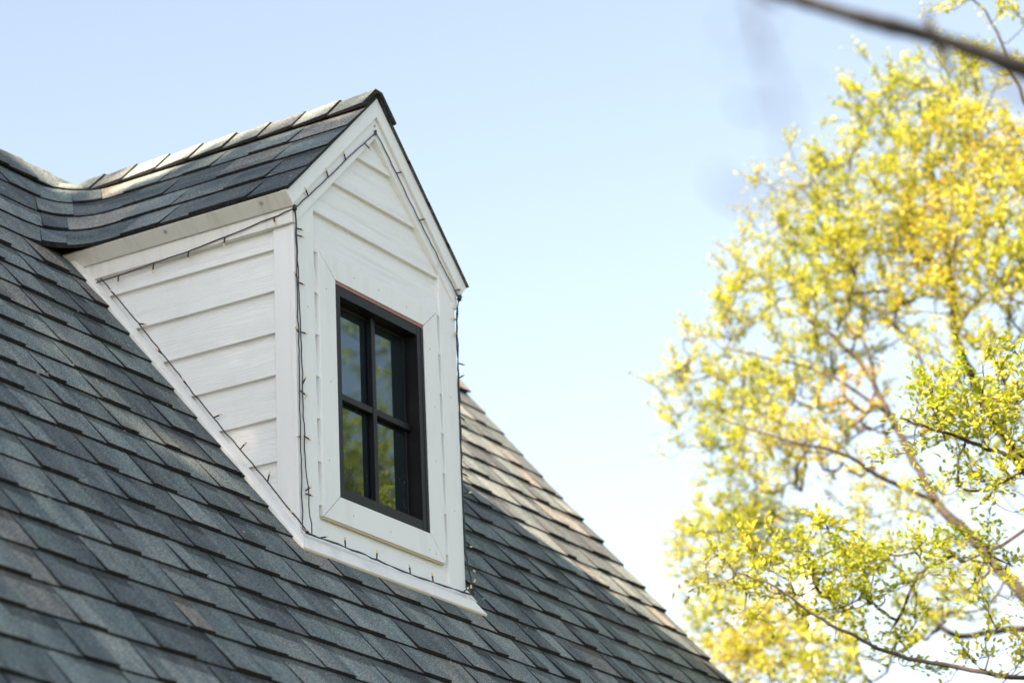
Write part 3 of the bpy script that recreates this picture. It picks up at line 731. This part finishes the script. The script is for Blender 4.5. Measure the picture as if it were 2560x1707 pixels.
LOBES = [(7.01, 0.28, 4.38, 0.29, 1.0), (6.95, -0.03, 4.39, 0.18, 0.9), (6.9, 0.59, 4.52, 0.14, 0.5), (7.09, 0.67, 4.24, 0.24, 1.0), (6.8, 0.1, 3.97, 0.33, 1.2), (6.93, 0.94, 3.96, 0.26, 1.0), (6.78, 0.4, 3.62, 0.41, 1.3), (6.41, -0.26, 3.35, 0.29, 1.2), (6.99, 1.33, 4.17, 0.12, 0.5), (6.87, 1.16, 3.82, 0.18, 0.6), (6.73, 1.01, 3.48, 0.31, 1.1), (6.81, 0.58, 3.3, 0.36, 1.1), (6.63, 0.02, 3.05, 0.32, 1.1), (6.32, -0.4, 2.9, 0.26, 1.1), (6.78, 1.48, 3.31, 0.24, 0.9), (6.64, 1.03, 3.08, 0.31, 0.8), (6.82, 1.72, 3.18, 0.16, 0.6), (7.13, 0.84, 3.07, 0.31, 0.45), (6.66, -0.01, 2.73, 0.25, 0.5), (6.84, 1.87, 2.91, 0.22, 0.75), (6.85, 1.53, 2.78, 0.29, 0.8), (6.77, 1.1, 2.69, 0.31, 0.6), (6.12, 0.11, 2.39, 0.21, 0.7), (6.81, 0.75, 2.49, 0.23, 0.35), (6.4, 1.18, 2.29, 0.27, 0.6), (6.94, 1.81, 2.48, 0.18, 0.4), (2.65, -1.33, 0.86, 0.19, 1.2), (2.66, -1.58, 0.95, 0.19, 1.2), (2.78, -1.43, 0.69, 0.19, 1.1), (2.5, -1.22, 0.82, 0.1, 0.8), (6.42, 0.88, 2.08, 0.22, 0.4), (7.75, 2.27, 2.27, 0.25, 0.9), (7.78, 2.48, 2.2, 0.15, 0.5), (7.64, 1.96, 2.35, 0.22, 0.7), (7.61, 1.76, 2.14, 0.21, 0.8), (3.06, -0.1, 0.54, 0.15, 0.7), (3.02, -0.32, 0.47, 0.2, 1.0), (3.26, -0.46, 0.56, 0.21, 0.9), (6.3, 0.64, 1.52, 0.19, 0.4), (3.26, -0.73, 0.45, 0.17, 0.8), (3.2, -0.98, 0.47, 0.14, 0.5), (3.22, -1.18, 0.46, 0.14, 0.5), (7.72, 2.37, 1.63, 0.16, 0.8), (6.99, 1.69, 1.37, 0.23, 0.7), (6.71, 1.23, 1.21, 0.3, 1.0), (3.26, -0.48, 0.34, 0.18, 0.8), (6.84, 1.72, 1.11, 0.2, 0.8), (3.48, -0.63, 0.28, 0.17, 0.45), (6.38, 0.97, 0.91, 0.26, 1.0), (3.56, -0.64, 0.1, 0.15, 0.4), (3.2, -1.12, 0.22, 0.14, 0.3), (3.3, -1.18, 0.05, 0.16, 0.5), (3.24, -1.31, 0.38, 0.13, 0.4), (5.11, -0.75, 3.9, 0.14, 0.6), (5.07, -1.0, 3.77, 0.09, 0.5), (6.91, -0.57, 3.2, 0.47, 0.9), (6.66, -0.67, 2.47, 0.45, 0.9), (7.23, -0.66, 4.0, 0.43, 0.8), (3.71, -1.71, 0.98, 0.41, 0.8), (7.75, -0.83, 3.03, 0.56, 0.8), (8.17, -0.83, 2.06, 0.61, 0.7), (7.13, -1.45, 2.43, 0.53, 0.7), (7.01, -0.52, 1.46, 0.45, 0.6), (7.46, -1.19, 1.31, 0.48, 0.6), (8.06, -0.89, 3.82, 0.47, 0.7), (6.5, 0.35, 1.75, 0.3, 0.3), (6.9, 0.1, 2.1, 0.3, 0.3), (7.2, 0.4, 2.55, 0.28, 0.3), (3.61, -0.93, 0.57, 0.22, 0.35), (3.45, -1.25, 0.13, 0.24, 0.35), (7.6, 0.6, 1.6, 0.35, 0.35), (6.8, 1.62, 2.49, 0.3, 0.6), (6.84, 1.34, 2.2, 0.28, 0.55), (7.18, 1.1, 2.59, 0.23, 0.45), (6.98, 0.85, 1.95, 0.23, 0.4), (7.24, 2.05, 1.75, 0.21, 0.7), (7.49, 2.39, 2.12, 0.14, 0.5), (7.33, 1.9, 2.02, 0.29, 0.8), (7.07, 1.66, 1.22, 0.31, 0.8), (7.37, 2.08, 1.4, 0.18, 0.7), (6.16, 0.08, 1.19, 0.18, 0.4), (6.58, 0.46, 1.13, 0.22, 0.5), (6.99, 1.61, 3.78, 0.13, 0.4), (6.87, 0.73, 4.4, 0.13, 0.6), (6.94, 2.05, 2.73, 0.13, 0.4), (6.92, -0.16, 4.05, 0.15, 0.8), (6.87, -0.29, 3.78, 0.21, 0.9), (6.98, -0.39, 3.65, 0.25, 0.9), (6.84, 2.07, 2.93, 0.12, 0.5), (6.77, 1.85, 3.11, 0.12, 0.5), (6.8, 1.99, 2.54, 0.1, 0.4), (6.81, 1.51, 3.47, 0.16, 0.5)]
def tint_yellow(end, n, rng):
    b_ = 0.62 + 0.10 * math.sin(end[2] * 2.3 + end[1] * 3.1) + rng.normal() * 0.10
    if rng.uniform() < 0.05: b_ += 0.22
    if end[2] < 2.0 and end[0] < 5.0: b_ -= 0.08
    dq = math.dist(tuple(end), (6.6, 0.55, 2.45))
    if dq < 0.42: b_ = 0.90
    return np.clip(b_ + rng.normal(size=n) * 0.10, 0, 1)
print('tree', grow(yt, [(8.95, 0.30, GZ), (8.7, 0.25, -2.7), (7.87, -0.16, -0.18), (7.5, -0.23, 0.49), (7.07, -0.23, 0.91)], [(p_, a_ * 0.72, b_ * 0.7) for p_, a_, b_ in LIMBS], LOBES, 5, 40, 40, 0.029, M_BARK, M_LEAF, tint_yellow, trunk_r=(0.16, 0.07)))

# a second yellow-green tree in the front garden, the one mirrored in the window
mt = empty('tree', (11.1, -6.6, GZ), 'yellow green garden tree mirrored in the dormer window panes', 'tree')
rr = np.random.default_rng(11); lob2 = []
for i in range(30):
    a = rr.uniform(0, 6.28); e_ = rr.uniform(-1, 1); rad = rr.uniform(0.6, 2.2)
    lob2.append((11.1 + rad * math.cos(a), -6.6 + rad * math.sin(a), 3.4 + 0.5 * rad * math.cos(a) + 1.9 * e_ * math.sqrt(max(0.1, 1 - (rad / 2.6) ** 2)), rr.uniform(0.4, 0.75), 0.28))
lob2 += [(10.75, -6.4, 4.9, 0.40, 0.5), (10.5, -6.5, 5.35, 0.34, 0.45), (10.35, -6.6, 4.3, 0.42, 0.5), (9.9, -6.5, 3.95, 0.34, 0.5), (10.6, -6.5, 3.9, 0.4, 0.5)]
lim2 = [([(11.1, -6.6, 0.0), (11.1 + 0.5 * math.cos(a), -6.6 + 0.5 * math.sin(a), 1.3), (11.1 + 1.5 * math.cos(a), -6.6 + 1.5 * math.sin(a), 3.6)], 0.06, 0.012) for a in (0.3, 1.5, 2.6, 3.9, 5.2)]
print('tree2', grow(mt, [(11.1, -6.6, GZ), (11.15, -6.55, -2), (11.1, -6.6, 0.0)], lim2, lob2, 8, 16, 26, 0.06, M_BARK, M_LEAF, lambda e_, n, rng: np.clip(0.42 + rng.normal(size=n) * 0.14, 0, 1), spread=0.26, twig_r=0.004, trunk_r=(0.16, 0.09)))

# the tall green tree left of the house that shades the roof in the afternoon
st = empty('tree', (-13.5, 0.3, GZ), 'tall green shade tree standing to the left of the house', 'tree')
rr = np.random.default_rng(21); lob3 = []
def crown_top(x): return ZR + 0.595 * (W / 2 - x) - 0.20
for i in range(110):
    a = rr.uniform(0, 6.28); rad = 3.1 * math.sqrt(rr.uniform(0, 1)); zz = rr.uniform(-1, 1); r_ = rr.uniform(0.55, 0.9)
    x_ = -13.5 + rad * 0.9 * math.cos(a); y_ = 0.3 + rad * 1.05 * math.sin(a)
    lob3.append((x_, y_, min(6.4 + 2.6 * zz, crown_top(x_) - r_ * 1.1), r_, 0.40))
for i in range(90):                                       # the close-set upper twigs
    a = rr.uniform(0, 6.28); rad = 3.0 * math.sqrt(rr.uniform(0, 1)); r_ = rr.uniform(0.3, 0.5)
    x_ = -13.5 + rad * 0.8 * math.cos(a); y_ = 0.3 + rad * 1.05 * math.sin(a)
    lob3.append((x_, y_, crown_top(x_) - r_ * 1.1 - rr.uniform(0, 0.5), r_, 0.6))
lim3 = [([(-13.5, 0.3, 1.0), (-13.5 + 0.7 * math.cos(a), 0.3 + 0.7 * math.sin(a), 4.0), (-13.5 + 2.2 * math.cos(a), 0.3 + 2.2 * math.sin(a), 7.0)], 0.12, 0.03) for a in (0.2, 1.3, 2.4, 3.6, 4.7, 5.6)]
print('tree3', grow(st, [(-13.5, 0.3, GZ), (-13.45, 0.35, -2), (-13.5, 0.3, 1.0)], lim3, lob3, 9, 9, 18, 0.14, M_BARK, M_LEAFD, lambda e_, n, rng: np.clip(0.5 + rng.normal(size=n) * 0.2, 0, 1), spread=0.26, twig_r=0.006, trunk_r=(0.28, 0.16)))

# dark bare tree close to the camera, its limbs cross the upper right corner out of focus
bt = empty('tree', (-1.95, -3.98, GZ), 'dark bare limb crossing the sky close to the camera, out of focus', 'tree')
m = MB(); m.tube(catmull([(-1.95, -3.98, GZ), (-1.93, -3.96, -3), (-1.97, -3.99, -2), (-1.93, -3.97, -1.0), (-1.85, -4.0, 0.3)], 5), list(np.linspace(0.085, 0.04, 21)), 9); m.build('trunk', M_BARKD, bt, smooth=True)
m = MB(); P = catmull([(-1.95, -3.98, -0.85), (-3.076, -4.050, -0.856), (-3.499, -3.918, -0.828), (-3.671, -3.878, -0.842), (-3.803, -3.798, -0.822), (-3.922, -3.746, -0.828), (-3.975, -3.680, -0.802), (-4.015, -3.627, -0.776)], 5)
m.tube(P, [a_ * (1 + 0.16 * math.sin(i_ * 1.7) * math.sin(i_ * 0.9)) for i_, a_ in enumerate(np.linspace(0.0175, 0.0085, len(P)))], 8)
m.tube([(-3.803, -3.798, -0.822), (-3.811, -3.796, -0.800), (-3.815, -3.791, -0.781)], [0.008, 0.005, 0.002], 6); m.tube([(-3.803, -3.798, -0.822), (-3.783, -3.805, -0.853), (-3.764, -3.812, -0.875)], [0.008, 0.005, 0.002], 6)
m.build('limb', M_BARKD, bt, smooth=True)
m = MB(); P = catmull([(-1.95, -3.98, -2.1), (-3.73, -4.33, -2.0), (-4.5, -4.42, -1.86), (-5.11, -4.5, -1.72), (-5.36, -4.48, -1.728), (-5.39, -4.45, -1.71), (-5.41, -4.42, -1.70)], 5)
m.tube(P, list(np.linspace(0.011, 0.0022, len(P))), 7); m.build('limb', M_BARKD, bt, smooth=True)
m = MB(); P = catmull([(-4.015, -3.627, -0.776), (-4.8, -4.0, -1.25), (-5.2, -4.15, -1.45), (-5.58, -4.33, -1.72), (-5.69, -4.39, -1.82), (-5.76, -4.42, -1.89), (-5.80, -4.45, -1.93)], 5)
m.tube(P, list(np.linspace(0.003, 0.0009, len(P))), 6)
m.tube(catmull([(-5.80, -4.45, -1.93), (-5.80, -4.43, -1.932), (-5.81, -4.42, -1.932), (-5.82, -4.405, -1.925), (-5.82, -4.40, -1.915)], 4), 0.0024, 6)
m.build('limb', M_BARKD, bt, smooth=True)
rng = np.random.default_rng(3)
pp = np.array([(-5.76, -4.39, -1.79), (-5.75, -4.41, -1.80), (-5.75, -4.40, -1.81), (-5.73, -4.42, -1.82), (-5.74, -4.39, -1.84), (-5.73, -4.40, -1.84), (-5.72, -4.37, -1.80)])
pp = np.repeat(pp, 2, 0) + rng.normal(size=(14, 3)) * 0.006
leaves_mesh('crown', pp, rng.normal(size=(14, 3)), np.full(14, 0.011), np.full(14, 0.2), M_BARKD, bt, rng)

# slim white pole behind the leaves
po = MB(); po.tube([(14.3, 4.6, GZ), (14.3, 4.6, 3.9)], [0.06, 0.045], 10); po.tube([(14.3, 4.6, 3.9), (14.3, 4.6, 3.96)], [0.065, 0.03], 10)
o = po.build('pole', M_POLE); tag(o, 'slim white pole half hidden behind the leaves at lower right', 'pole')
